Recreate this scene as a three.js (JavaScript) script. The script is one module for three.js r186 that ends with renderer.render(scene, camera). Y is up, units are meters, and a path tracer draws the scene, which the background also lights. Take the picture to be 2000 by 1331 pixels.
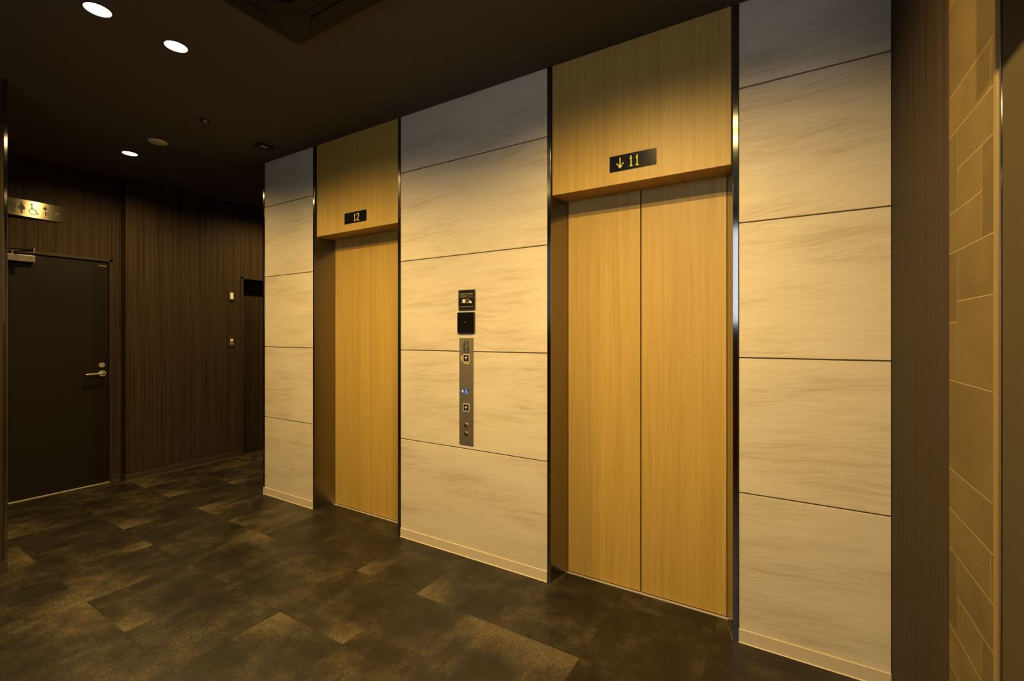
import * as THREE from 'three';
import { RoundedBoxGeometry } from 'three/addons/geometries/RoundedBoxGeometry.js';
import { mergeGeometries } from 'three/addons/utils/BufferGeometryUtils.js';

// ---------------------------------------------------------------- camera, sky, exposure
const scene = new THREE.Scene();
const EYE = 1.36, FOCAL = 898, TURN = Math.atan(545 / 898);
const camera = new THREE.PerspectiveCamera((2 * Math.atan(1331 / 2 / FOCAL) * 180) / Math.PI, 2000 / 1331, 0.05, 60);
camera.position.set(0, EYE, 2.265);
camera.rotation.y = TURN;
camera.setViewOffset(2000, 1331, 0, 10.5, 2000, 1331);
camera.updateProjectionMatrix();
scene.add(camera);

const renderer = new THREE.WebGLRenderer({ antialias: true });
renderer.toneMapping = THREE.LinearToneMapping;
renderer.toneMappingExposure = 1.0;
renderer.shadowMap.enabled = true;
scene.background = new THREE.Color().setRGB(2.6, 2.9, 3.3);   // evening sky outside the rear window

const LAMP = new THREE.Color().setRGB(1.0, 0.695, 0.25);
const LAMP_POWER = 15.2, LAMP_ANGLE = 1.41, LAMP_PENUMBRA = 0.64;

// ---------------------------------------------------------------- helpers
const H = 2.832;                       // ceiling height
let seed = 20240611;
const rnd = () => { seed = (seed + 0x6d2b79f5) | 0; let t = Math.imul(seed ^ (seed >>> 15), 1 | seed); t = (t + Math.imul(t ^ (t >>> 7), 61 | t)) ^ t; return ((t ^ (t >>> 14)) >>> 0) / 4294967296; };
const taken = new Map();
const numbered = (n) => { const k = taken.get(n) ?? 0; taken.set(n, k + 1); return k ? n + '_' + String(k).padStart(3, '0') : n; };
function tag(o, label, category, group, kind) {
  o.userData.label = label;
  if (category) o.userData.category = category;
  if (group) o.userData.group = group;
  if (kind) o.userData.kind = kind;
  return o;
}
function thing(name, label, category, [x, y, z] = [0, 0, 0], turn = 0, group) {
  const o = new THREE.Group(); o.name = numbered(name); o.position.set(x, y, z); o.rotation.y = turn;
  scene.add(o); return tag(o, label, category, group);
}
function structure(name, label, category) {
  const o = new THREE.Group(); o.name = numbered(name); scene.add(o); return tag(o, label, category, undefined, 'structure');
}
function mesh(name, geo, mat, parent) {
  const m = new THREE.Mesh(geo, mat); m.name = name; m.castShadow = m.receiveShadow = true; parent.add(m); return m;
}
// uv in metres, taken from the position in the thing's own frame: (horizontal run, height) on upright faces
function metric(g, ox = 0, oy = 0, swap = false, slant = 0) {
  const p = g.attributes.position, n = g.attributes.normal, uv = new Float32Array(p.count * 2);
  for (let i = 0; i < p.count; i++) {
    const ax = Math.abs(n.getX(i)), ay = Math.abs(n.getY(i)), az = Math.abs(n.getZ(i));
    let u, v;
    if (ay > ax && ay > az) { u = p.getX(i); v = p.getZ(i); } else if (ax > az) { u = p.getZ(i); v = p.getY(i); } else { u = p.getX(i); v = p.getY(i); }
    uv[2 * i] = (swap ? v : u) + ox; uv[2 * i + 1] = (swap ? u : v) + oy - slant * u;
  }
  g.setAttribute('uv', new THREE.BufferAttribute(uv, 2));
  return g;
}
function box(x0, x1, y0, y1, z0, z1, r = 0, ox = 0, oy = 0, swap = false, slant = 0) {
  const w = x1 - x0, h = y1 - y0, d = z1 - z0;
  const g = r ? new RoundedBoxGeometry(w, h, d, 1, Math.min(r, w / 2.2, h / 2.2, d / 2.2)) : new THREE.BoxGeometry(w, h, d);
  g.translate((x0 + x1) / 2, (y0 + y1) / 2, (z0 + z1) / 2);
  return metric(g, ox, oy, swap, slant);
}
function merge(list) {
  const gs = list.map((g) => { const k = g.index ? g.toNonIndexed() : g; for (const a of Object.keys(k.attributes)) if (!['position', 'normal', 'uv'].includes(a)) k.deleteAttribute(a); return k; });
  return mergeGeometries(gs);
}
function extrude(shape, depth, bevel = 0) {
  return new THREE.ExtrudeGeometry(shape, { depth, bevelEnabled: bevel > 0, bevelSize: bevel, bevelThickness: bevel, bevelSegments: 1, curveSegments: 10 });
}
function roundRect(w, h, r, cx = 0, cy = 0) {
  const s = new THREE.Shape(), x = cx - w / 2, y = cy - h / 2;
  s.moveTo(x + r, y); s.lineTo(x + w - r, y); s.absarc(x + w - r, y + r, r, -Math.PI / 2, 0); s.lineTo(x + w, y + h - r); s.absarc(x + w - r, y + h - r, r, 0, Math.PI / 2);
  s.lineTo(x + r, y + h); s.absarc(x + r, y + h - r, r, Math.PI / 2, Math.PI); s.lineTo(x, y + r); s.absarc(x + r, y + r, r, Math.PI, 1.5 * Math.PI);
  return s;
}
// a flat line of width w through points, raised by depth from z = 0
function stroke(points, w, depth) {
  const out = [];
  for (let i = 0; i < points.length - 1; i++) {
    const [ax, ay] = points[i], [bx, by] = points[i + 1], l = Math.hypot(bx - ax, by - ay);
    const g = new THREE.BoxGeometry(l + w * 0.55, w, depth);
    g.rotateZ(Math.atan2(by - ay, bx - ax)); g.translate((ax + bx) / 2, (ay + by) / 2, depth / 2); out.push(g);
  }
  return out;
}
function polygon(points, depth) { return extrude(new THREE.Shape(points.map(([x, y]) => new THREE.Vector2(x, y))), depth); }
function disc(x, y, r, depth) { const g = new THREE.CylinderGeometry(r, r, depth, 16); g.rotateX(Math.PI / 2); g.translate(x, y, depth / 2); return g; }

// ---------------------------------------------------------------- noise and textures
const PERM = new Uint16Array(4096); { const a = Array.from({ length: 2048 }, (_, i) => i); for (let i = 2047; i > 0; i--) { const j = Math.floor(rnd() * (i + 1)); [a[i], a[j]] = [a[j], a[i]]; } for (let i = 0; i < 4096; i++) PERM[i] = a[i & 2047]; }
const GX = new Float32Array(2048), GY = new Float32Array(2048); for (let i = 0; i < 2048; i++) { const a = rnd() * 2 * Math.PI; GX[i] = Math.cos(a); GY[i] = Math.sin(a); }
function noise(x, y, px, py, k = 0) {           // gradient noise, periodic in px by py cells
  const x0 = Math.floor(x), y0 = Math.floor(y), fx = x - x0, fy = y - y0;
  const xa = ((x0 % px) + px) % px, xb = (xa + 1) % px, ya = ((y0 % py) + py) % py, yb = (ya + 1) % py;
  const h = (i, j) => PERM[(PERM[(i + k * 131) & 2047] + j) & 2047];
  const ux = fx * fx * fx * (fx * (fx * 6 - 15) + 10), uy = fy * fy * fy * (fy * (fy * 6 - 15) + 10);
  const a = h(xa, ya), b = h(xb, ya), c = h(xa, yb), d = h(xb, yb);
  const na = GX[a] * fx + GY[a] * fy, nb = GX[b] * (fx - 1) + GY[b] * fy, nc = GX[c] * fx + GY[c] * (fy - 1), nd = GX[d] * (fx - 1) + GY[d] * (fy - 1);
  const p = na + (nb - na) * ux, q = nc + (nd - nc) * ux;
  return (p + (q - p) * uy) * 1.5;
}
function fbm(x, y, px, py, oct, k = 0) { let s = 0, a = 0.5; for (let i = 0; i < oct; i++) { s += a * noise(x, y, px, py, k + i); x *= 2; y *= 2; px *= 2; py *= 2; a *= 0.5; } return s; }
const clamp01 = (x) => (x < 0 ? 0 : x > 1 ? 1 : x), smooth = (a, b, x) => { const t = clamp01((x - a) / (b - a)); return t * t * (3 - 2 * t); };
const toS = (v) => { v = clamp01(v); return 255 * (v <= 0.0031308 ? 12.92 * v : 1.055 * Math.pow(v, 1 / 2.4) - 0.055); };
function texture(w, h, f, { srgb = true, size = [1, 1] } = {}) {     // f(u, v) gives [r, g, b] linear or a grey number
  const data = new Uint8Array(w * h * 4);
  for (let j = 0, o = 0; j < h; j++) for (let i = 0; i < w; i++, o += 4) {
    const c = f((i + 0.5) / w, (j + 0.5) / h);
    if (typeof c === 'number') data[o] = data[o + 1] = data[o + 2] = clamp01(c) * 255;
    else { data[o] = srgb ? toS(c[0]) : c[0] * 255; data[o + 1] = srgb ? toS(c[1]) : c[1] * 255; data[o + 2] = srgb ? toS(c[2]) : c[2] * 255; }
    data[o + 3] = 255;
  }
  const t = new THREE.DataTexture(data, w, h); t.magFilter = t.minFilter = THREE.LinearFilter; t.wrapS = t.wrapT = THREE.RepeatWrapping;
  t.repeat.set(1 / size[0], 1 / size[1]); t.colorSpace = srgb ? THREE.SRGBColorSpace : THREE.NoColorSpace; t.needsUpdate = true;
  return t;
}
const std = (o) => new THREE.MeshStandardMaterial(o), phys = (o) => new THREE.MeshPhysicalMaterial(o);
const mix3 = (a, b, t) => [a[0] + (b[0] - a[0]) * t, a[1] + (b[1] - a[1]) * t, a[2] + (b[2] - a[2]) * t];

// pale stone-look panels: fine slanting bedding streaks, 2.4 m by 1.8 m
const stoneMap = texture(2048, 1536, (u, v) => {
  const warp = 0.9 * noise(u * 3, v * 3, 3, 3, 3) + 0.35 * noise(u * 8, v * 9, 8, 9, 4);
  const y = v * 64 + warp * 1.5;
  const streak = fbm(u * 6, y, 6, 64, 4, 10);
  const fine = fbm(u * 22, y * 4, 22, 256, 3, 30);
  const where = smooth(-0.3, 0.5, noise(u * 3 + 0.3, v * 10, 3, 10, 50) + 0.6 * noise(u * 7, v * 24, 7, 24, 51));
  const pit = smooth(0.25, 0.55, fbm(u * 75, y * 6, 75, 384, 2, 60)) * where;
  const t = clamp01(0.16 + 0.14 * where + where * (0.62 * Math.max(0, streak) + 0.50 * Math.max(0, fine)) + 0.24 * fine + 0.16 * streak);
  let c = mix3([0.70, 0.60, 0.44], [0.47, 0.37, 0.235], Math.min(1, t * 1.05));
  c = mix3(c, [0.33, 0.245, 0.14], pit * 0.42);
  const g = 1 + 0.05 * noise(u * 500, v * 380, 500, 380, 70) + 0.05 * noise(u * 3, v * 3, 3, 3, 71);
  return [c[0] * g, c[1] * g, c[2] * g];
}, { size: [2.4, 1.8] });
// light straight-grained veneer, grain upright, 2 m by 3 m
const oakMap = texture(2048, 768, (u, v) => {
  const w = 0.5 * noise(u * 6, v * 2, 6, 2, 80);
  const a = noise(u * 90 + w, v * 3, 90, 3, 81), b = noise(u * 260 + w * 2, v * 6, 260, 6, 82), c = noise(u * 640, v * 14, 640, 14, 83), d = noise(u * 24 + w, v * 1, 24, 1, 84);
  const flake = noise(u * 110, v * 300, 110, 300, 85) * smooth(-0.1, 0.5, noise(u * 20, v * 12, 20, 12, 86));
  const t = clamp01(0.40 + 0.17 * a + 0.17 * b + 0.15 * c + 0.13 * d + 0.12 * flake);
  return mix3([0.57, 0.372, 0.090], [0.37, 0.207, 0.030], t);
}, { size: [2.0, 3.0] });
// dark ribbon-striped veneer, grain upright, 1.6 m by 3 m
const ebonyTone = (u, v) => {
  const w = 0.35 * noise(u * 8, v * 2, 8, 2, 90);
  const a = noise(u * 96 + w, v * 1, 96, 1, 91), b = noise(u * 230 + w * 2, v * 2, 230, 2, 92), c = noise(u * 620, v * 5, 620, 5, 93), d = noise(u * 20 + w, v, 20, 1, 94);
  return clamp01(0.42 + 0.20 * a + 0.30 * b + 0.34 * c + 0.10 * d);
};
const ebonyMap = texture(2048, 384, (u, v) => mix3([0.0180, 0.0121, 0.0080], [0.066, 0.0445, 0.0275], ebonyTone(u, v)), { size: [1.6, 3.0] });
// sandstone-look wall tile, 1 m by 1 m
const sandMap = texture(768, 768, (u, v) => {
  const y = v * 10 + 1.2 * noise(u * 4, v * 4, 4, 4, 100);
  const t = clamp01(0.45 + 0.55 * fbm(u * 5, y, 5, 10, 4, 101) + 0.25 * noise(u * 160, v * 160, 160, 160, 110));
  return mix3([0.158, 0.114, 0.050], [0.100, 0.068, 0.027], t);
}, { size: [1, 1] });
// slate-look floor tiles: one face per variant, unit square; light = where the pale mineral patch of that print lies
function slate(k, light) {
  const height = (u, v) => {
    const wx = u + 0.22 * fbm(u * 4, v * 4, 64, 64, 4, k), wy = v + 0.22 * fbm(u * 4 + 7, v * 4, 64, 64, 4, k + 4);
    const fold = Math.pow(clamp01(1 - Math.abs(noise(wx * 5 + wy * 2, wy * 9, 512, 512, k + 8)) * 3.0), 2);        // winding folds
    const craze = Math.pow(clamp01(1 - Math.abs(fbm(wx * 20, wy * 26, 512, 512, 3, k + 10)) * 3.4), 1.5);           // fine crazing
    const grain = 0.5 + fbm((u + 0.25 * (wx - u)) * 42, (v + 0.25 * (wy - v)) * 42, 1024, 1024, 4, k + 14) * 1.5;                                         // mineral grain
    return [fold, craze, clamp01(grain)];
  };
  const cracks = [0, 1].map((i) => ({ x: 0.25 + 0.45 * i + 0.2 * (rnd() - 0.5), k: k + 40 + i, on: rnd() < 0.7 }));
  const map = texture(768, 768, (u, v) => {
    const [fold, craze, grain] = height(u, v);
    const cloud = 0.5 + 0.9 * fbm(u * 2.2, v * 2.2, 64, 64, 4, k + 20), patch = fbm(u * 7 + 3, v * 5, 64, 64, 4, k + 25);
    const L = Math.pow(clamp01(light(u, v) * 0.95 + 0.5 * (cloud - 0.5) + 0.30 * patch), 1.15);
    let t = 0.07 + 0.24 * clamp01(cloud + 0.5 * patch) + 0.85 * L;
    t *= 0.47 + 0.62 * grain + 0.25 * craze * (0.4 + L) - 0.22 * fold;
    t *= 1 + 0.35 * noise(u * 190, v * 190, 200, 200, k + 30) + 0.2 * noise(u * 330, v * 330, 400, 400, k + 31);
    for (const c of cracks) if (c.on) { const x = c.x + 0.12 * noise(v * 3, 0.5, 64, 64, c.k) + 0.03 * noise(v * 14, 0.5, 64, 64, c.k + 1); t *= 1 - 0.55 * Math.exp(-Math.pow((u - x) / 0.007, 2)) * smooth(0.1, 0.3, v) * smooth(0.75, 0.5, v); }
    const rust = smooth(0.05, 0.5, fbm(u * 3.1, v * 2.7, 64, 64, 3, k + 35));
    const a = mix3([0.0034, 0.0026, 0.0015], [0.088, 0.066, 0.035], clamp01(t));
    return mix3(a, [a[0] * 1.15, a[1] * 0.86, a[2] * 0.70], rust * 0.7);
  });
  const bump = texture(640, 640, (u, v) => { const [fold, craze, grain] = height(u, v); return clamp01(0.40 + 0.4 * grain + 0.1 * craze - 0.25 * fold); }, { srgb: false });
  return phys({ map, bumpMap: bump, bumpScale: 0.0007, roughness: 0.42, specularIntensity: 0.75, name: 'slate_vinyl' });
}
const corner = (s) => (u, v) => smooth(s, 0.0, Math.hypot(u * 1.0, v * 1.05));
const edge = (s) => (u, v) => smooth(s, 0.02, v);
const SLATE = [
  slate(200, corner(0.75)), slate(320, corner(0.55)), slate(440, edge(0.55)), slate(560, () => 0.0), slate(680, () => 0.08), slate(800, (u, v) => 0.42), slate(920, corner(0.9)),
];

// ---------------------------------------------------------------- materials
const rgb = (r, g, b) => new THREE.Color().setRGB(r, g, b);
const M = {
  stone: std({ map: stoneMap, roughness: 0.62 }),
  stoneBack: std({ color: rgb(0.26, 0.20, 0.13), roughness: 0.9 }),
  oak: std({ map: oakMap, roughness: 0.50 }),
  ebony: phys({ map: ebonyMap, roughness: 0.5, specularIntensity: 0.06 }),
  ceiling: std({ color: rgb(0.076, 0.062, 0.046), roughness: 0.85 }),
  steel: phys({ color: rgb(0.335, 0.335, 0.33), metalness: 1, roughness: 0.16, anisotropy: 0.99 }),
  reveal: phys({ color: rgb(0.30, 0.275, 0.235), metalness: 1, roughness: 0.2, anisotropy: 0.8 }),
  steelDark: phys({ color: rgb(0.26, 0.245, 0.23), metalness: 1, roughness: 0.13, anisotropy: 0.99 }),
  plate: phys({ color: rgb(0.47, 0.385, 0.26), metalness: 1, roughness: 0.56, anisotropy: 0.3 }),
  sill: std({ color: rgb(0.66, 0.58, 0.48), metalness: 0.6, roughness: 0.55 }),
  sealPale: std({ color: rgb(0.80, 0.70, 0.52), roughness: 0.4 }),
  sealDark: std({ color: rgb(0.13, 0.10, 0.065), roughness: 0.5 }),
  chrome: std({ color: rgb(0.72, 0.68, 0.62), metalness: 1, roughness: 0.22 }),
  vinylBeige: std({ color: rgb(0.64, 0.53, 0.36), roughness: 0.5 }),
  vinylBrown: std({ color: rgb(0.040, 0.026, 0.018), roughness: 0.45 }),
  doorBrown: phys({ color: rgb(0.0105, 0.0072, 0.0046), roughness: 0.55, specularIntensity: 0.3 }),
  frameBrown: phys({ color: rgb(0.034, 0.023, 0.016), roughness: 0.5, specularIntensity: 0.4 }),
  steelBrown: phys({ color: rgb(0.064, 0.049, 0.028), roughness: 0.5, specularIntensity: 0.02 }),
  trimTan: std({ color: rgb(0.19, 0.13, 0.045), roughness: 0.55 }),
  sand: [1.0, 0.82, 0.92].map((k) => phys({ map: sandMap, color: rgb(k, k * 0.98, k * 0.95), roughness: 0.7, specularIntensity: 0.2 })),
  grout: std({ color: rgb(0.26, 0.19, 0.085), roughness: 0.9 }),
  black: std({ color: rgb(0.006, 0.006, 0.007), roughness: 0.18 }),
  blackMatt: std({ color: rgb(0.010, 0.009, 0.008), roughness: 0.6 }),
  ink: std({ color: rgb(0.020, 0.015, 0.010), roughness: 0.6 }),
  inkPale: std({ color: rgb(0.10, 0.088, 0.062), roughness: 0.7 }),
  white: std({ color: rgb(0.75, 0.72, 0.66), roughness: 0.5 }),
  ivory: std({ color: rgb(0.72, 0.60, 0.42), roughness: 0.5 }),
  blue: std({ color: rgb(0.012, 0.085, 0.42), roughness: 0.5 }),
  yellow: std({ color: rgb(0.55, 0.42, 0.10), roughness: 0.6 }),
  pearl: std({ color: rgb(0.55, 0.46, 0.34), roughness: 0.6 }),
  led: std({ color: rgb(0.02, 0.015, 0.005), emissive: rgb(1.0, 0.56, 0.03), emissiveIntensity: 1.35, roughness: 0.5 }),
  lens: std({ color: rgb(0.6, 0.6, 0.55), emissive: rgb(1.0, 0.84, 0.60), emissiveIntensity: 9, roughness: 0.5 }),
  reflector: std({ color: rgb(0.75, 0.72, 0.66), metalness: 1, roughness: 0.25 }),
  aircon: phys({ color: rgb(0.020, 0.0145, 0.0095), roughness: 0.6, specularIntensity: 0.3 }),
  glass: phys({ color: rgb(1, 1, 1), roughness: 0, transmission: 1, thickness: 0, ior: 1.45 }),
  mortar: std({ color: rgb(0.022, 0.017, 0.011), roughness: 0.8 }),
};

// ---------------------------------------------------------------- plan (metres): x along the lift wall, z towards the camera
const X_CORNER = -3.865, X_RIGHT = 0.33, Z_REAR = 3.6;
const LIFTS = [
  { x0: -3.170, x1: -2.276, f0: -3.192, f1: -2.253, d0: -3.135, d1: -2.313, t0: -3.147, t1: -2.280 },
  { x0: -1.124, x1: -0.222, f0: -1.147, f1: -0.198, d0: -1.094, d1: -0.263, t0: -1.116, t1: -0.229 },
];
const Z_DOOR = -0.158, Y_HEAD = 2.124;

// ---------------------------------------------------------------- floor of slate-look tiles
{
  const floor = structure('floor', 'dark slate-look tiled floor of the lift lobby', 'floor');
  mesh('floor_slab', box(-5.9, 0.9, -0.16, -0.0035, -3.0, Z_REAR + 0.2), M.mortar, floor);
  const P = 0.4615, QZ = 0.4625, X0 = -2.1455;
  const regions = [[X_CORNER, 0.95, 0, Z_REAR], [-5.60, X_CORNER, -2.9, Z_REAR], ...LIFTS.map((l) => [l.x0, l.x1, Z_DOOR - 0.02, 0])];
  // prints whose pale corner or edge is plainly seen: [column, row] -> [variant, quarter turns]
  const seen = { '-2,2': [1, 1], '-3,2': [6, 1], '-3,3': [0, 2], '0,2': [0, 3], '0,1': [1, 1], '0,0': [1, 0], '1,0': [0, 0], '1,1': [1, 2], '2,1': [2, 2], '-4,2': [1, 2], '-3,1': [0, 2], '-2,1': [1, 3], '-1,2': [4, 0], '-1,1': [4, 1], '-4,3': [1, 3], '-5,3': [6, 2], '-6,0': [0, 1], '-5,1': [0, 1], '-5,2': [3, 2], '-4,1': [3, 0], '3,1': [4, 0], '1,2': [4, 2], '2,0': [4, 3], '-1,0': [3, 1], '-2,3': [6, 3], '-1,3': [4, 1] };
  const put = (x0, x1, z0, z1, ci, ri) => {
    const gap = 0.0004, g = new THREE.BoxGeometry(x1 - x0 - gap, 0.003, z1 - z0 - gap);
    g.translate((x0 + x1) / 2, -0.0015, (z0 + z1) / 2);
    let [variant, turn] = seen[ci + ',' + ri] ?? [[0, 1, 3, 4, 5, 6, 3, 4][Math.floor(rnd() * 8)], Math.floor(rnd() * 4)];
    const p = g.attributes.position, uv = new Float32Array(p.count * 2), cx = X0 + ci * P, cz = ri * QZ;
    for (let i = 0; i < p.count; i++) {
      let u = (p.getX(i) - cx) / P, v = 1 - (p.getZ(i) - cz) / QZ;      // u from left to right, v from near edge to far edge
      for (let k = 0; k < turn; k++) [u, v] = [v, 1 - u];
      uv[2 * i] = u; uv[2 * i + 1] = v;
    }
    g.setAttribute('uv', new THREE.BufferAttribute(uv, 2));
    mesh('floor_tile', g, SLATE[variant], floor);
  };
  for (const [a, b, c, d] of regions) for (let ci = Math.floor((a - X0) / P); ci <= (b - X0) / P; ci++) for (let ri = Math.floor(c / QZ); ri <= d / QZ; ri++) {
    const x0 = Math.max(a, X0 + ci * P), x1 = Math.min(b, X0 + (ci + 1) * P), z0 = Math.max(c, ri * QZ), z1 = Math.min(d, (ri + 1) * QZ);
    if (x1 - x0 > 0.002 && z1 - z0 > 0.002) put(x0, x1, z0, z1, ci, ri);
  }
}

// ---------------------------------------------------------------- ceiling with holes for the downlights
const DOWNLIGHTS = [
  [-2.68, 1.46, 'recessed downlight at the top left, nearest the top edge', 'pair before the far lift'],
  [-2.68, 1.15, 'bright recessed downlight left of the air conditioner', 'pair before the far lift'],
  [-4.58, 0.687, 'small far downlight over the corridor near the toilet sign', 'corridor'],
  [-4.58, -0.75, 'recessed downlight down the corridor behind the stone wall corner', 'corridor'],
  [-0.66, 1.46, 'recessed downlight before the near lift, farther from the wall', 'pair before the near lift'],
  [-0.66, 1.15, 'recessed downlight before the near lift, closer to the wall', 'pair before the near lift'],
];
{
  const c = structure('ceiling', 'flat dark brown painted ceiling', 'ceiling');
  const s = new THREE.Shape(); s.moveTo(-5.9, -3.0); s.lineTo(0.9, -3.0); s.lineTo(0.9, Z_REAR + 0.2); s.lineTo(-5.9, Z_REAR + 0.2); s.closePath();
  for (const [x, z] of DOWNLIGHTS) { const h = new THREE.Path(); h.absarc(x, z, 0.0505, 0, 2 * Math.PI, true); s.holes.push(h); }
  const g = new THREE.ExtrudeGeometry(s, { depth: 0.05, bevelEnabled: false, curveSegments: 24 });
  g.rotateX(Math.PI / 2); g.translate(0, H + 0.05, 0);
  mesh('ceiling_board', g, M.ceiling, c);
}

// ---------------------------------------------------------------- lift wall: stone-look panels on a backing, baseboard, corner trim
{
  const w = structure('wall_front', 'pale stone-look panelled lift wall', 'wall');
  const spans = [[-3.846, LIFTS[0].f0], [LIFTS[0].f1, LIFTS[1].f0], [LIFTS[1].f1, X_RIGHT]];
  const rows = [0.06, 0.662, 1.260, 1.857, 2.453, H];
  spans.forEach(([a, b], i) => {
    mesh('backing_board', box(a + 0.001, b - 0.001, 0, H, -0.16, -0.012), M.stoneBack, w);
    for (let k = 0; k < 5; k++) mesh('stone_panel', box(a + 0.0015, b - 0.0015, rows[k] + (k ? 0.003 : -0.05), rows[k + 1] - (k < 4 ? 0.003 : 0), -0.012, 0, 0.0012, [0.9, 0.35, 1.7][i] + k * 0.77, [0.2, 0.9, 0.45][i] + k * 0.53, false, 0.05), M.stone, w);
  });
  mesh('backing_board', box(X_CORNER, -3.846, 0, H, -0.16, -0.003), M.stoneBack, w);
  // the wall over the lift openings and the shaft wall behind
  for (const l of LIFTS) mesh('lintel', box(l.f0, l.f1, Y_HEAD + 0.02, H, -0.34, -0.03), M.stoneBack, w);
  mesh('shaft_wall', box(X_CORNER, 0.9, 0, H, -0.44, -0.34), M.stoneBack, w);
  for (const [a, b] of spans) mesh('shaft_pier', box(a - 0.02, b + (b === X_RIGHT ? 0.5 : 0.02), 0, H, -0.34, -0.16), M.stoneBack, w);
  spans.forEach(([a, b], i) => {
    const t = tag(mesh(numbered('baseboard_front'), box(a - (i ? 0 : 0.019), b, 0, 0.06, 0, 0.005, 0.002), M.vinylBeige, scene), ['low beige baseboard under the narrow far stone panels', 'low beige baseboard under the stone panels between the lifts', 'low beige baseboard under the near right stone panels'][i], 'baseboard', undefined, 'structure');
    mesh('sealant', box(a - (i ? 0 : 0.019), b, 0, 0.0035, 0.005, 0.0085, 0.001), M.sealPale, t);
  });
  tag(mesh('trim_1', box(X_CORNER - 0.004, -3.847, 0.06, H, -0.02, 0.004, 0.002), M.steel, scene), 'thin steel corner trim at the far end of the stone wall', 'trim', undefined, 'structure');
}

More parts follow.
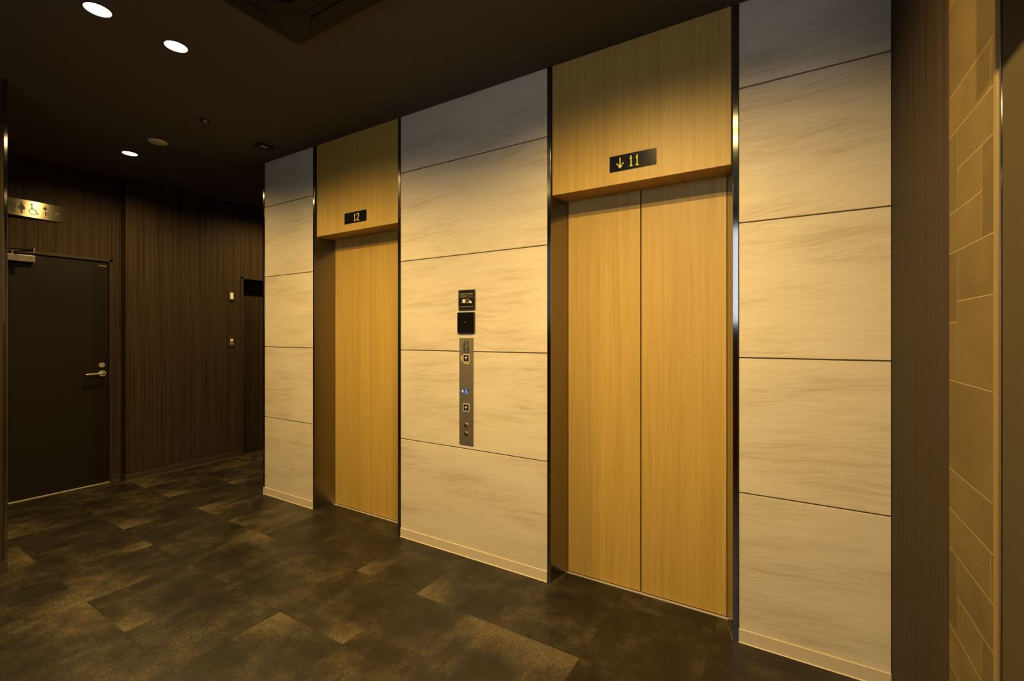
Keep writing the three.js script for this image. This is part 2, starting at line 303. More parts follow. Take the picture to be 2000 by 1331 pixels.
// ---------------------------------------------------------------- lift entrances
const ledRows = {
  one: ['.#.', '.#.', '##.', '.#.', '.#.', '.#.', '.#.', '.#.', '.#.', '###'],
  two: ['.##.', '#..#', '#..#', '...#', '...#', '..#.', '.#..', '#...', '#...', '####'],
  down: ['...#...', '...#...', '...#...', '...#...', '...#...', '#..#..#', '.#.#.#.', '..###..', '..###..', '...#...'],
};
function ledGlyph(rows, x, y, pitchX, pitchY) {
  const out = [];
  rows.forEach((r, j) => [...r].forEach((ch, i) => { if (ch === '#') { const g = new THREE.CylinderGeometry(0.0027, 0.0027, 0.0008, 8); g.rotateX(Math.PI / 2); g.translate(x + (i - (r.length - 1) / 2) * pitchX, y + (4.5 - j) * pitchY, 0.0004); out.push(g); } }));
  return merge(out);
}
LIFTS.forEach((l, i) => {
  const near = i === 1;
  const t = thing('lift_entrance', near ? 'near lift entrance with two closed wood-veneer doors and steel jambs' : 'far lift entrance with two closed wood-veneer doors, left of the call panel', 'lift', [l.f0, 0, 0], 0, 'lift entrances in the stone wall');
  const ox = l.f0, X = (x) => x - ox;
  // jambs: a front edge running up to the ceiling and a splayed reveal
  for (const s of [0, 1]) {
    const a = s ? l.x1 : l.f0 + 0.0015, b = s ? l.f1 - 0.0015 : l.x0, inner = s ? l.x1 : l.x0, back = s ? l.d1 : l.d0;
    const j = mesh('jamb', box(X(a), X(b), 0, H, -0.03, 0.004, 0.0012), M.steel, t);
    const sh = new THREE.Shape(); const e = s ? 0.02 : -0.02;
    sh.moveTo(X(inner), -0.002); sh.lineTo(X(back), -Z_DOOR); sh.lineTo(X(back) + e, -Z_DOOR); sh.lineTo(X(inner) + e, -0.002); sh.closePath();
    const g = new THREE.ExtrudeGeometry(sh, { depth: Y_HEAD, bevelEnabled: false }); g.rotateX(-Math.PI / 2);
    // ExtrudeGeometry of (x, depth) turned upright: y of the shape becomes -z
    metric(g, 0, 0); mesh('reveal', g, M.reveal, j);
    mesh('base_strip', (() => { const sh2 = new THREE.Shape(); const k = s ? -0.003 : 0.003; sh2.moveTo(X(inner), -0.002); sh2.lineTo(X(back), -Z_DOOR - 0.02); sh2.lineTo(X(back) + k, -Z_DOOR - 0.02); sh2.lineTo(X(inner) + k, -0.002); sh2.closePath(); const q = new THREE.ExtrudeGeometry(sh2, { depth: 0.0025, bevelEnabled: false }); q.rotateX(-Math.PI / 2); return metric(q); })(), M.chrome, j);
  }
  mesh('transom_panel', box(X(l.t0), X(l.t1), Y_HEAD, H, -0.03, 0, 0.001, near ? 0.3 : 1.1, 0.4), M.oak, t);
  mesh('soffit_panel', box(X(l.x0) + 0.002, X(l.x1) - 0.002, Y_HEAD + 0.0005, Y_HEAD + 0.02, -0.20, -0.03, 0, 0.2, 0.1), M.oak, t);
  const mid = (l.d0 + l.d1) / 2 + (near ? 0.002 : 0.006);
  mesh('door_leaf', box(X(l.d0) + 0.002, X(mid) - (near ? 0.003 : 0.0015), 0.008, Y_HEAD + 0.01, Z_DOOR - 0.034, Z_DOOR, 0.0015, near ? 0.55 : 1.35, 1.6), M.oak, t);
  mesh('door_leaf', box(X(mid) + (near ? 0.003 : 0.0015), X(l.d1) - 0.002, 0.008, Y_HEAD + 0.01, Z_DOOR - 0.034, Z_DOOR, 0.0015, near ? 1.23 : 0.12, 1.1), M.oak, t);
  mesh('door_seal', box(X(mid) - 0.02, X(mid) + 0.02, 0.008, Y_HEAD, Z_DOOR - 0.05, Z_DOOR - 0.036), M.blackMatt, t);
  for (const [a, b] of [[l.d0 - 0.02, l.d0 + 0.001], [l.d1 - 0.001, l.d1 + 0.02]]) mesh('door_seal', box(X(a), X(b), 0, Y_HEAD, Z_DOOR - 0.06, Z_DOOR - 0.003), M.blackMatt, t);
  mesh('sill', box(X(l.d0) - 0.01, X(l.d1) + 0.01, 0, 0.002, Z_DOOR - 0.06, Z_DOOR + 0.012, 0), M.sill, t);
  mesh('car_shadow_gap', box(X(l.d0), X(l.d1), 0.002, 0.008, Z_DOOR - 0.06, Z_DOOR - 0.01), M.blackMatt, t);

  // floor indicator
  const dx0 = near ? -0.791 : -2.823, w = 0.235, y0 = near ? 2.188 : 2.178, hh = 0.080;
  const d = thing('floor_display', near ? 'amber floor display reading 11 with a down arrow over the near lift' : 'amber floor display reading 12 over the far lift', 'display', [dx0 + w / 2, y0 + hh / 2, 0.0005], 0, 'floor displays over the lifts');
  mesh('panel', metric(extrude(roundRect(w, hh, 0.001), 0.0015)), M.black, d);
  const ly = near ? 0.0 : -0.001;
  const put = (rows, x, n, px = 0.0046) => { const m = mesh(n, ledGlyph(rows, x, ly, px, 0.0054), M.led, d); m.position.z = 0.0016; };
  if (near) { put(ledRows.down, -w / 2 + 0.232 * w, 'led_arrow', 0.0054); put(ledRows.one, -w / 2 + 0.47 * w, 'led_digit'); put(ledRows.one, -w / 2 + 0.60 * w, 'led_digit'); }
  else { put(ledRows.one, -w / 2 + 0.485 * w, 'led_digit'); put(ledRows.two, -w / 2 + 0.625 * w, 'led_digit', 0.0062); }
});

// ---------------------------------------------------------------- dark left wall of the corridor with two doors
{
  const w = structure('wall_left', 'dark ribbon-striped veneer corridor wall with two doors', 'wall');
  const XA = -5.395, XB = -5.285, ZS = 0.474;
  const d1 = { z0: 0.537, z1: 1.46, top: 2.062 }, d2 = { z0: -1.48, z1: -0.568, top: 2.014 };
  const m = (a, b, y0, y1, x, n = 'wall_panel') => mesh(n, box(x - 0.2, x, y0, y1, a, b, 0, 0, 0), M.ebony, w);
  m(d1.z1, Z_REAR, 0, H, XA); m(ZS, d1.z0, 0, H, XA); m(d1.z0, d1.z1, d1.top, H, XA);
  m(d2.z1, ZS, 0, H, XB); m(d2.z0, d2.z1, d2.top, H, XB); m(-3.0, d2.z0, 0, H, XB);
  mesh('backing_board', box(-5.8, -5.6, 0, H, -3.0, Z_REAR), M.doorBrown, w);
  const bb = (a, b, x, label) => { const t = tag(mesh(numbered('baseboard_left'), box(x, x + 0.006, 0, 0.06, a, b, 0.002), M.vinylBrown, scene), label, 'baseboard', undefined, 'structure'); mesh('sealant', box(x + 0.006, x + 0.010, 0, 0.0035, a, b, 0.001), M.sealDark, t); };
  bb(d1.z1, Z_REAR, XA, 'dark brown baseboard beyond the steel door');
  bb(ZS + 0.006, d1.z0, XA, 'short dark baseboard between the steel door and the wall step');
  bb(d2.z1 + 0.001, ZS + 0.006, XB, 'dark brown baseboard under the striped wall between the two corridor doors');
  bb(-3.0, d2.z0, XB, 'dark brown baseboard past the far corridor door');
  tag(mesh(numbered('baseboard_left'), box(XA + 0.001, XB, 0, 0.06, ZS, ZS + 0.006, 0.002), M.vinylBrown, scene), 'tiny dark baseboard turning the wall step', 'baseboard', undefined, 'structure');

  // steel service door
  const d = structure('door_1', 'dark brown steel door with lever handle under the toilet sign', 'door');
  mesh('frame', merge([box(XA - 0.06, XA + 0.010, 0, d1.top, d1.z0, d1.z0 + 0.026, 0.002), box(XA - 0.06, XA + 0.010, 0, d1.top, d1.z1 - 0.026, d1.z1, 0.002), box(XA - 0.06, XA + 0.010, d1.top - 0.026, d1.top, d1.z0, d1.z1, 0.002)]), M.frameBrown, d);
  const leaf = mesh('leaf', box(XA - 0.045, XA - 0.004, 0.012, d1.top - 0.031, d1.z0 + 0.031, d1.z1 - 0.03, 0.002), M.doorBrown, d);
  mesh('backing', box(XA - 0.18, XA - 0.05, 0, d1.top, d1.z0, d1.z1), M.blackMatt, d);
  mesh('threshold', box(XA - 0.05, XA + 0.012, 0, 0.004, d1.z0 + 0.02, d1.z1 - 0.02), M.sill, d);
  // lever handle: rose, neck and bent lever
  const hx = XA - 0.004, hz = 0.612, hy = 1.010;
  const rose = new THREE.CylinderGeometry(0.026, 0.027, 0.008, 24); rose.rotateZ(Math.PI / 2); rose.translate(hx + 0.004, hy, hz);
  const lev = new THREE.TubeGeometry(new THREE.CatmullRomCurve3([new THREE.Vector3(hx, hy, hz), new THREE.Vector3(hx + 0.040, hy, hz), new THREE.Vector3(hx + 0.052, hy, hz + 0.014), new THREE.Vector3(hx + 0.052, hy - 0.001, hz + 0.06), new THREE.Vector3(hx + 0.050, hy - 0.003, hz + 0.125)]), 24, 0.0095, 10, false);
  const tip = new THREE.SphereGeometry(0.0095, 10, 8); tip.translate(hx + 0.050, hy - 0.003, hz + 0.125);
  const handle = mesh('handle', merge([rose, lev, tip]), M.chrome, leaf); handle.userData.label = 'brushed metal lever handle';
  const lock = new THREE.CylinderGeometry(0.019, 0.022, 0.012, 20); lock.rotateZ(Math.PI / 2); lock.translate(hx + 0.006, 1.087, hz + 0.004);
  const lk = mesh('lock_cylinder', lock, M.chrome, leaf); mesh('keyhole', box(hx + 0.012, hx + 0.0128, 1.081, 1.093, hz + 0.0025, hz + 0.0055), M.ink, lk);
  mesh('name_plate', box(hx, hx + 0.001, 1.991, 2.001, 0.582, 0.636), M.chrome, leaf).userData.label = 'small silver maker plate in the top corner';
  // closer
  const c = mesh('closer_body', box(hx, hx + 0.045, 1.962, 2.018, 1.055, 1.30, 0.004), M.chrome, leaf); c.userData.label = 'silver door closer';
  mesh('closer_arm', merge([new THREE.TubeGeometry(new THREE.LineCurve3(new THREE.Vector3(hx + 0.03, 2.034, 1.19), new THREE.Vector3(hx + 0.15, 2.045, 1.09)), 1, 0.008, 8), new THREE.TubeGeometry(new THREE.LineCurve3(new THREE.Vector3(hx + 0.15, 2.052, 1.09), new THREE.Vector3(hx + 0.02, 2.048, 1.33)), 1, 0.007, 8), (() => { const q = new THREE.CylinderGeometry(0.012, 0.012, 0.035, 12); q.translate(hx + 0.15, 2.05, 1.09); return q; })(), (() => { const q = new THREE.CylinderGeometry(0.014, 0.014, 0.03, 12); q.translate(hx + 0.03, 2.03, 1.19); return q; })()]), M.chrome, c);

  // veneered door in the recess
  const e = structure('door_2', 'striped veneer door in a dark frame beside the wall switches', 'door');
  mesh('frame', merge([box(XB - 0.18, XB + 0.010, 0, d2.top, d2.z1 - 0.028, d2.z1, 0.002), box(XB - 0.18, XB + 0.010, 0, d2.top, d2.z0, d2.z0 + 0.028, 0.002), box(XB - 0.18, XB + 0.010, d2.top - 0.020, d2.top, d2.z0, d2.z1, 0.002)]), M.frameBrown, e);
  mesh('leaf', box(-5.465, -5.425, 0.006, d2.top - 0.018, d2.z0 + 0.02, d2.z1 - 0.026, 0, 0.3, 0), M.ebony, e);
  mesh('backing', box(-5.485, -5.467, 0, d2.top, d2.z0, d2.z1), M.blackMatt, e);

  // switches
  const sw = (y, label, thermo) => {
    const s = thing('wall_switch', label, 'switch', [XB, y, -0.468], Math.PI / 2, 'switches on the dark corridor wall');
    const p = mesh('plate', metric(extrude(roundRect(0.072, 0.118, 0.004), 0.006, 0.001)), M.frameBrown, s);
    if (thermo) { mesh('module', box(-0.014, 0.014, -0.032, 0.032, 0.006, 0.011, 0.001), M.ivory, s); const k = new THREE.CylinderGeometry(0.010, 0.011, 0.008, 16); k.rotateX(Math.PI / 2); k.translate(0, -0.006, 0.014); mesh('knob', k, M.frameBrown, s); }
    else { mesh('rocker', box(-0.0165, 0.0165, -0.034, 0.034, 0.006, 0.011, 0.001), M.white, s); mesh('rocker_base', box(-0.0185, 0.0185, -0.044, -0.035, 0.006, 0.009, 0.001), M.frameBrown, s); }
  };
  sw(1.794, 'upper wall switch with a pale rocker on a brown plate'); sw(1.288, 'lower wall control with a small knob on a brown plate', true);

  // toilet sign
  const zc = 1.0595, s = thing('toilet_sign', 'brushed metal toilet sign with pictograms and an arrow over the steel door', 'sign', [XA + 0.018, 2.402, zc], Math.PI / 2 + 0.095);
  mesh('plate', box(-0.1805, 0.1805, -0.068, 0.068, 0, 0.006, 0.001, 0, 0, true), phys({ color: rgb(0.33, 0.28, 0.205), metalness: 1, roughness: 0.2, anisotropy: 0.93 }), s);
  const D = 0.0012, pic = (list, x, n, mat = M.ink) => { const q = mesh(n, merge(list), mat, s); q.position.set(x, 0, 0.0062); };
  pic([disc(0, 0.036, 0.0075, D), polygon([[-0.020, 0.026], [0.020, 0.026], [0.020, -0.010], [0.015, -0.010], [0.015, 0.014], [0.012, 0.014], [0.012, -0.045], [0.002, -0.045], [0.001, -0.008], [-0.001, -0.008], [-0.002, -0.045], [-0.012, -0.045], [-0.012, 0.014], [-0.015, 0.014], [-0.015, -0.010], [-0.020, -0.010]], D)], -0.128, 'man_pictogram');
  pic([disc(0, 0.036, 0.0075, D), polygon([[-0.010, 0.026], [0.010, 0.026], [0.024, -0.006], [0.020, -0.009], [0.010, 0.010], [0.018, -0.016], [0.006, -0.016], [0.005, -0.045], [-0.005, -0.045], [-0.006, -0.016], [-0.018, -0.016], [-0.010, 0.010], [-0.020, -0.009], [-0.024, -0.006]], D)], -0.076, 'woman_pictogram');
  const arc = []; for (let k = 0; k <= 14; k++) { const a = (110 + k * 17) * Math.PI / 180; arc.push([0.001 + 0.024 * Math.cos(a), -0.018 + 0.024 * Math.sin(a)]); }
  pic([disc(-0.006, 0.037, 0.0065, D), ...stroke([[-0.006, 0.026], [-0.004, 0.0], [0.016, -0.002], [0.028, -0.032], [0.036, -0.030]], 0.0055, D), ...stroke([[-0.005, 0.010], [0.013, 0.010]], 0.004, D), ...stroke(arc, 0.0045, D)], -0.010, 'wheelchair_pictogram');
  pic([...stroke([[0, 0.036], [0, 0.012]], 0.009, D), ...stroke([[-0.011, 0.024], [0.011, 0.024]], 0.009, D), ...stroke([[0.002, 0.0], [0.002, -0.034]], 0.004, D), ...stroke([[0.004, -0.012], [0.020, -0.012]], 0.004, D), ...stroke([[0.004, -0.026], [0.024, -0.026]], 0.004, D)], 0.066, 'care_pictogram');
  pic([polygon([[-0.016, 0.022], [0.020, 0], [-0.016, -0.022]], D)], 0.142, 'arrow', M.inkPale);
}

// ---------------------------------------------------------------- near left wall end, rear and right walls, corridor ends
{
  const p = structure('wall_near_left', 'end of a dark veneer wall at the left edge', 'wall');
  mesh('wall_panel', box(-4.02, -3.87, 0, H, 1.522, Z_REAR), M.ebony, p);
  const t = tag(mesh('trim_2', box(-4.022, -3.868, 0.06, H, 1.506, 1.5215, 0.002), M.steelDark, scene), 'dark steel edge trim on the wall end at the left edge', 'trim', undefined, 'structure');
  tag(mesh('baseboard_near_left', box(-3.87, -3.866, 0, 0.06, 1.5075, Z_REAR, 0.001), M.vinylBrown, scene), 'dark baseboard at the foot of the left wall end', 'baseboard', undefined, 'structure');
  const c = structure('wall_corridor', 'dark veneer walls closing the corridor', 'wall');
  mesh('wall_panel', box(X_CORNER - 0.002, X_CORNER + 0.15, 0, H, -3.0, -0.44), M.ebony, c);
  mesh('return_panel', box(X_CORNER - 0.002, X_CORNER, 0, H, -0.44, -0.02), M.ebony, c);
  mesh('end_panel', box(-5.6, X_CORNER + 0.1, 0, H, -3.1, -2.9), M.ebony, c);

  const r = structure('wall_rear', 'dark veneer rear wall with a high window behind the viewer', 'wall');
  const wx0 = -1.75, wx1 = 0.15, wy0 = 1.46, wy1 = 2.66;
  for (const [a, b, y0, y1] of [[-5.6, wx0, 0, H], [wx1, 0.9, 0, H], [wx0, wx1, 0, wy0], [wx0, wx1, wy1, H]]) mesh('wall_panel', box(a, b, y0, y1, Z_REAR, Z_REAR + 0.15), M.ebony, r);
  const win = structure('window_1', 'high window in the rear wall', 'window');
  mesh('frame', merge([box(wx0, wx1, wy0, wy0 + 0.04, Z_REAR + 0.03, Z_REAR + 0.09), box(wx0, wx1, wy1 - 0.04, wy1, Z_REAR + 0.03, Z_REAR + 0.09), box(wx0, wx0 + 0.04, wy0, wy1, Z_REAR + 0.03, Z_REAR + 0.09), box(wx1 - 0.04, wx1, wy0, wy1, Z_REAR + 0.03, Z_REAR + 0.09), box(-0.82, -0.78, wy0, wy1, Z_REAR + 0.03, Z_REAR + 0.09)]), M.blackMatt, win);
  mesh('pane', box(wx0 + 0.04, -0.82, wy0 + 0.04, wy1 - 0.04, Z_REAR + 0.058, Z_REAR + 0.0582), M.glass, win);
  mesh('pane', box(-0.78, wx1 - 0.04, wy0 + 0.04, wy1 - 0.04, Z_REAR + 0.058, Z_REAR + 0.0582), M.glass, win);

  // right: striped veneer return, sandstone tiles, brown steel panel, and an added bulkhead that shades its top
  const q = structure('wall_right', 'right side wall of striped veneer and sandstone-look tiles', 'wall');
  mesh('veneer_panel', box(X_RIGHT, X_RIGHT + 0.25, 0, H, -0.02, 0.7475, 0.001, 0.4, 0), M.ebony, q);
  mesh('tile_bed', box(0.3308, 0.58, 0, H, 0.748, 1.0438), M.grout, q);
  const J = 0.0011, ZA = 0.748, ZB = 0.8127, ZC = 0.9727, ZD = 1.0216, ZE = 1.0417, tiles = [];
  const add = (z0, z1, y0, y1, k) => tiles.push([z0, z1, y0, y1, k]);
  const course = (o) => {        // one repeat of the random-ashlar pattern, 0.996 m high
    add(ZA, ZD, o + 1.839, o + 1.935, 0); add(ZD, ZE, o + 1.839, o + 1.935, 2);
    add(ZA, ZB, o + 1.653, o + 1.839, 1); add(ZB, ZE, o + 1.746, o + 1.839, 2);
    add(ZB, ZC, o + 1.653, o + 1.746, 0); add(ZC, ZE, o + 1.557, o + 1.746, 1);
    add(ZA, ZC, o + 1.557, o + 1.653, 0);
    add(ZA, ZB, o + 1.390, o + 1.557, 1); add(ZB, ZE, o + 1.439, o + 1.557, 2);
    add(ZA, ZB, o + 1.251, o + 1.390, 2); add(ZB, ZE, o + 1.251, o + 1.439, 0);
    add(ZA, ZE, o + 1.036, o + 1.251, 2); add(ZA, ZE, o + 0.939, o + 1.036, 0);
  };
  course(0); course(-0.996);
  add(ZA, ZE, 1.935, 2.155, 1); add(ZA, ZC, 2.155, 2.36, 0); add(ZC, ZE, 2.155, 2.36, 2); add(ZA, ZE, 2.36, H, 2);
  tiles.forEach(([z0, z1, y0, y1, k], i) => { y0 = Math.max(0, y0); if (y1 - y0 > 0.01) mesh('wall_tile', box(0.3305, 0.336, y0 + J, y1 - J, z0 + J, z1 - J, 0.0006, i * 0.37, i * 0.61), M.sand[k], q); });
  mesh('edge_bead', box(0.328, 0.40, 0, H, 1.0425, 1.064, 0.004), M.trimTan, q);
  mesh('steel_panel', box(0.332, 0.58, 0, H, 1.076, Z_REAR), M.steelBrown, q);
  mesh('steel_edge', (() => { const g = new THREE.CylinderGeometry(0.006, 0.006, H, 12); g.translate(0.336, H / 2, 1.071); return metric(g); })(), M.steel, q);
  const bh = structure('trim_3', 'unseen boxed bulkhead added to shade the top of the brown panel', 'bulkhead');
  mesh('shade_box', box(0.073, 0.331, 2.10, H, 1.075, Z_REAR, 0.002), M.steelBrown, bh);  // added out-of-view box, its lower edge set to cast the panel's shadow line
}

// ---------------------------------------------------------------- plates on the stone wall between the lifts
{
  const canvas = document.createElement('canvas'); canvas.width = canvas.height = 512; const g = canvas.getContext('2d');
  g.fillStyle = '#0b0906'; g.fillRect(0, 0, 512, 512);
  const line = (y, h, x0, x1, c, step) => { g.fillStyle = c; let x = x0; while (x < x1) { const w = step * (0.55 + 0.4 * rnd()); g.fillRect(x, y + (rnd() - 0.5) * 2, Math.min(w, x1 - x), h * 0.28); g.fillRect(x + w * 0.3, y, 3, h); g.fillRect(x, y + h * 0.6, Math.min(w, x1 - x), h * 0.25); x += step; } };
  line(72, 24, 24, 480, '#cfc3aa', 27); line(118, 14, 24, 488, '#b5aa92', 15); line(146, 14, 24, 250, '#a59a84', 15); line(172, 14, 24, 488, '#b5aa92', 15); line(440, 16, 24, 488, '#d8ccb0', 18);
  g.fillStyle = '#8b8477'; g.fillRect(96, 232, 150, 10); g.fillRect(96, 232, 10, 130); g.fillRect(226, 300, 10, 62);
  g.fillStyle = '#f3e7d4'; g.fillRect(128, 240, 84, 96);
  g.strokeStyle = '#d8472a'; g.lineWidth = 9; for (const r of [18, 34, 50]) { g.beginPath(); g.arc(186, 290, r, -0.7, 0.7); g.stroke(); }
  g.strokeStyle = '#b9b0a0'; g.lineWidth = 10; g.strokeRect(276, 236, 74, 104);
  g.fillStyle = '#efe6cf'; g.beginPath(); g.moveTo(338, 320); g.quadraticCurveTo(350, 280, 392, 282); g.quadraticCurveTo(436, 290, 440, 350); g.lineTo(400, 352); g.quadraticCurveTo(380, 330, 338, 326); g.fill();
  const tex = new THREE.CanvasTexture(canvas); tex.colorSpace = THREE.SRGBColorSpace;
  const n = thing('notice_plate', 'small square black notice with white print and a hand pictogram', 'sign', [-1.6965, 1.5755, 0]);
  mesh('frame', metric(extrude(roundRect(0.122, 0.122, 0.002), 0.006, 0.0012)), M.blackMatt, n);
  const face = new THREE.PlaneGeometry(0.112, 0.112); face.translate(0, 0, 0.0076); mesh('printed_face', face, std({ map: tex, roughness: 0.35 }), n);
  const r = thing('card_reader', 'plain glossy black square card reader above the steel call panel', 'card reader', [-1.7015, 1.436, 0]);
  mesh('bezel', metric(extrude(roundRect(0.124, 0.126, 0.004), 0.008, 0.002)), M.blackMatt, r);
  const f = mesh('glass_face', metric(extrude(roundRect(0.120, 0.122, 0.003), 0.004, 0.0008)), std({ color: rgb(0.007, 0.006, 0.006), roughness: 0.06 }), r); f.position.z = 0.0085;
  mesh('status_dot', disc(0.0, 0.002, 0.0022, 0.0004), M.pearl, r).position.z = 0.0134;

  const c = thing('call_panel', 'tall narrow steel lift call panel with two up buttons', 'call panel', [-1.700, 0, 0]);
  mesh('plate', box(-0.053, 0.053, 0.688, 1.344, 0, 0.005, 0.001), M.plate, c);
  const at = (list, x, y, n, mat, z = 0.0052) => { const q = mesh(n, merge(list), mat, c); q.position.set(x, y, z); return q; };
  const D = 0.0005;
  at([...stroke([[-0.012, 0.016], [-0.012, -0.014]], 0.0035, D), ...stroke([[-0.021, -0.004], [-0.012, -0.014], [0.011, 0.014], [0.020, 0.004]], 0.0035, D), ...stroke([[0.011, 0.014], [0.011, -0.016]], 0.0035, D)], 0.000, 1.3115, 'lift_arrows', M.ink);
  at([...stroke([[-0.0205, -0.0205], [0.0205, -0.0205], [0.0205, 0.0205], [-0.0205, 0.0205], [-0.0205, -0.0205]], 0.0035, D), ...[-0.011, 0, 0.011].flatMap((x) => [disc(x, 0.010, 0.0034, D), ...stroke([[x, 0.005], [x, -0.015]], 0.0058, D)])], 0.000, 1.2735, 'lift_pictogram', M.ink);
  const button = (y) => {
    const q = mesh('call_button', metric(extrude(roundRect(0.040, 0.038, 0.005), 0.003, 0.0006)), M.black, c); q.position.set(0.002, y, 0.005);
    const ring = roundRect(0.047, 0.046, 0.007); ring.holes.push(roundRect(0.041, 0.039, 0.005)); mesh('bezel', metric(extrude(ring, 0.003, 0.0004)), M.ivory, q);
    const a = mesh('arrow', merge([...stroke([[0, -0.011], [0, 0.009]], 0.0036, D), ...stroke([[-0.009, 0.001], [0, 0.010], [0.009, 0.001]], 0.0036, D)]), M.white, q); a.position.z = 0.0037;
  };
  button(1.2185); button(0.9165);
  at([...Array(6)].map((_, k) => disc((k % 3) * 0.013 - 0.013, (k < 3 ? 0.0022 : -0.0022), 0.0016, 0.0009)).concat(metric(extrude(roundRect(0.044, 0.012, 0.001), 0.0004))), 0.002, 1.190, 'braille_label', M.yellow);
  at([metric(extrude(roundRect(0.011, 0.030, 0.001), 0.0004))], -0.033, 1.218, 'braille_label', M.yellow);
  const s = mesh('access_sticker', metric(extrude(roundRect(0.062, 0.036, 0.0005), 0.0005)), M.blue, c); s.position.set(-0.009, 1.016, 0.005);
  const arc = []; for (let k = 0; k <= 10; k++) { const a = (110 + k * 22) * Math.PI / 180; arc.push([0.010 + 0.0085 * Math.cos(a), -0.006 + 0.0085 * Math.sin(a)]); }
  const wp = mesh('white_symbols', merge([polygon([[-0.028, 0], [-0.012, 0.012], [-0.012, -0.012]], D), disc(0.008, 0.0135, 0.0028, D), ...stroke([[0.008, 0.010], [0.009, 0.0], [0.017, -0.001], [0.022, -0.013], [0.026, -0.012]], 0.0026, D), ...stroke(arc, 0.002, D)]), M.white, s); wp.position.z = 0.0006;
  for (const y of [0.809, 0.757]) { const k = new THREE.CylinderGeometry(0.011, 0.012, 0.006, 18); k.rotateX(Math.PI / 2); k.translate(0, y, 0.008); const m = mesh('key_switch', k, M.chrome, c); mesh('key_slot', merge([disc(0, y, 0.008, 0.0006).translate(0, 0, 0.011), box(-0.002, 0.002, y - 0.011, y + 0.011, 0.0112, 0.0122)]), M.ink, m); }
}

// ---------------------------------------------------------------- ceiling fittings
DOWNLIGHTS.forEach(([x, z, label]) => {
  const d = thing('downlight', label, 'downlight', [x, H, z], 0, 'recessed ceiling downlights');
  const ring = new THREE.Shape(); ring.absarc(0, 0, 0.056, 0, 2 * Math.PI); const hole = new THREE.Path(); hole.absarc(0, 0, 0.049, 0, 2 * Math.PI, true); ring.holes.push(hole);
  const rg = new THREE.ExtrudeGeometry(ring, { depth: 0.002, bevelEnabled: false, curveSegments: 24 }); rg.rotateX(Math.PI / 2); mesh('trim_ring', rg, M.ceiling, d);
  const can = new THREE.LatheGeometry([[0.0495, 0], [0.0495, 0.010], [0.0495, 0.07], [0.0, 0.07]].map(([a, b]) => new THREE.Vector2(a, b)), 28); mesh('housing', can, M.reflector, d);
  const lens = new THREE.CylinderGeometry(0.0485, 0.0485, 0.003, 28); lens.translate(0, 0.003, 0); mesh('lens', lens, M.lens, d);
  const s = new THREE.SpotLight(LAMP, x < -4 ? 0.64 * LAMP_POWER : x < -2 ? 0.84 * LAMP_POWER : LAMP_POWER, 0, LAMP_ANGLE, LAMP_PENUMBRA, 2); s.name = 'downlight_beam'; s.position.set(0, -0.006, 0); s.target.position.set(0, -1, 0); s.castShadow = true; s.shadow.radius = 1.3; s.shadow.mapSize.set(1024, 1024); s.shadow.bias = -0.0005;
  d.add(s, s.target);
});
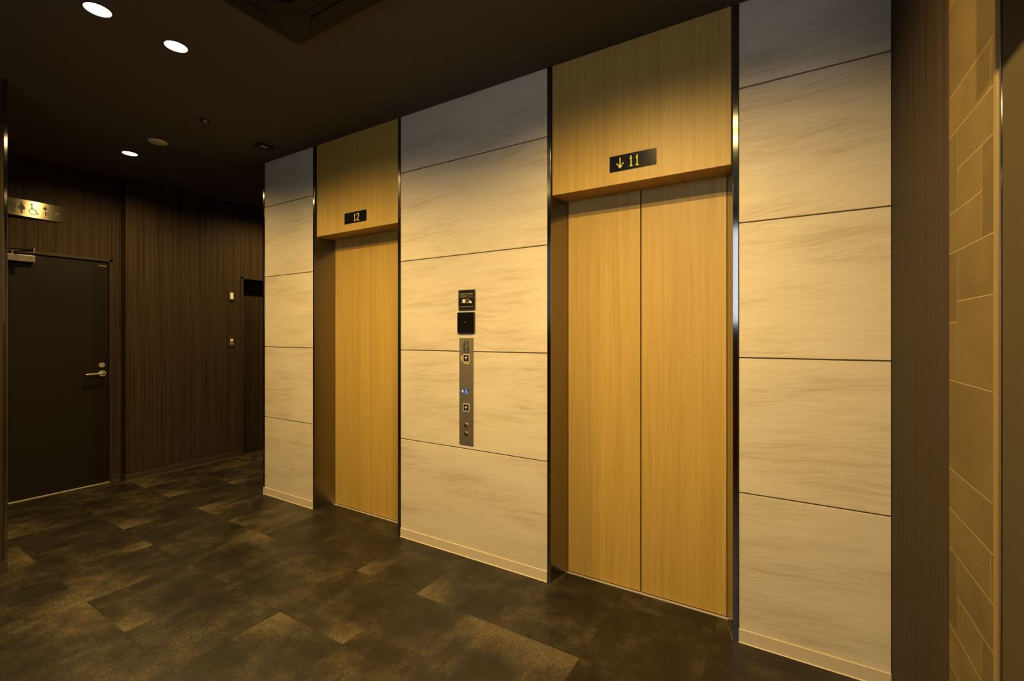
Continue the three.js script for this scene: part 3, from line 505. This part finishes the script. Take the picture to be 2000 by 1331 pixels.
{
  // cassette air conditioner
  const cx = -1.635, cz = 1.325, a = thing('air_conditioner', 'dark brown square ceiling cassette air conditioner', 'air conditioner', [cx, H, cz]);
  const down = (g, y) => { g.rotateX(Math.PI / 2); g.translate(0, y, 0); return metric(g); };
  const outer = roundRect(0.95, 0.95, 0.02); outer.holes.push(roundRect(0.875, 0.875, 0.20));
  mesh('frame', down(extrude(outer, 0.016, 0.002), 0), M.aircon, a);
  const body = roundRect(0.867, 0.867, 0.197); body.holes.push(roundRect(0.688, 0.688, 0.10));
  mesh('body', down(extrude(body, 0.020, 0.003), 0), M.aircon, a);
  for (let k = 0; k < 4; k++) {
    const s = new THREE.Shape(); s.moveTo(-0.29, -0.036); s.quadraticCurveTo(-0.255, 0.004, -0.22, 0.006); s.lineTo(0.22, 0.006); s.quadraticCurveTo(0.255, 0.004, 0.29, -0.036); s.quadraticCurveTo(0, -0.046, -0.29, -0.036);
    const g = extrude(s, 0.006, 0.002); g.translate(0, -0.385, 0.022); g.rotateZ((k * Math.PI) / 2); mesh('louver', down(g, 0), M.aircon, a);
  }
  const gf = roundRect(0.682, 0.682, 0.098); gf.holes.push(roundRect(0.56, 0.56, 0.06));
  mesh('grille_frame', down(extrude(gf, 0.018, 0.002), 0), M.aircon, a);
  mesh('grille_back', down(extrude(roundRect(0.57, 0.57, 0.06), 0.004), 0), M.blackMatt, a);
  for (let k = 0; k < 18; k++) mesh('grille_slat', box(-0.278, 0.278, -0.017, -0.006, -0.262 + k * 0.0308, -0.254 + k * 0.0308), M.aircon, a);

  // emergency light
  const e = thing('emergency_light', 'small round beige emergency light on the ceiling', 'emergency light', [-4.115, H, 0.674]);
  const plate = new THREE.LatheGeometry([[0, -0.010], [0.045, -0.010], [0.056, -0.008], [0.062, -0.003], [0.062, 0], [0, 0]].map(([p, q]) => new THREE.Vector2(p, q)), 32); mesh('plate', plate, M.ivory, e);
  const bowl = new THREE.SphereGeometry(0.018, 18, 10, 0, 2 * Math.PI, Math.PI / 2, Math.PI / 2); bowl.scale(1, 0.35, 1); bowl.translate(0.004, -0.010, -0.030); mesh('lamp_lens', bowl, std({ color: rgb(0.50, 0.46, 0.06), roughness: 0.15 }), e);
  const btn = new THREE.CylinderGeometry(0.008, 0.008, 0.004, 14); btn.translate(0.002, -0.012, -0.002); mesh('test_button', btn, M.white, e);
  const led = new THREE.CylinderGeometry(0.004, 0.004, 0.004, 12); led.translate(0, -0.011, 0.016); mesh('indicator', led, M.ink, e);
  // sensor
  const s = thing('ceiling_sensor', 'small dark round sensor on the ceiling', 'sensor', [-3.428, H, 0.666]);
  const sr = new THREE.LatheGeometry([[0.018, -0.004], [0.024, -0.008], [0.034, -0.004], [0.036, 0], [0, 0]].map(([p, q]) => new THREE.Vector2(p, q)), 28); mesh('ring', sr, M.blackMatt, s);
  const eye = new THREE.SphereGeometry(0.017, 18, 10); eye.scale(1, 0.7, 1); eye.translate(0, -0.006, 0); mesh('eye', eye, std({ color: rgb(0.25, 0.22, 0.18), roughness: 0.2, metalness: 0.6 }), s);
  // camera plate at the wall corner
  const p = thing('ceiling_plate', 'square dark plate with a pale window on the ceiling by the stone corner', 'sensor', [-3.50, H, 0.210]);
  mesh('plate', box(-0.058, 0.058, -0.008, 0, -0.058, 0.058, 0.002), M.aircon, p);
  mesh('window', box(-0.010, 0.010, -0.010, -0.0081, -0.022, 0.022), M.white, p);
}

renderer.render(scene, camera);
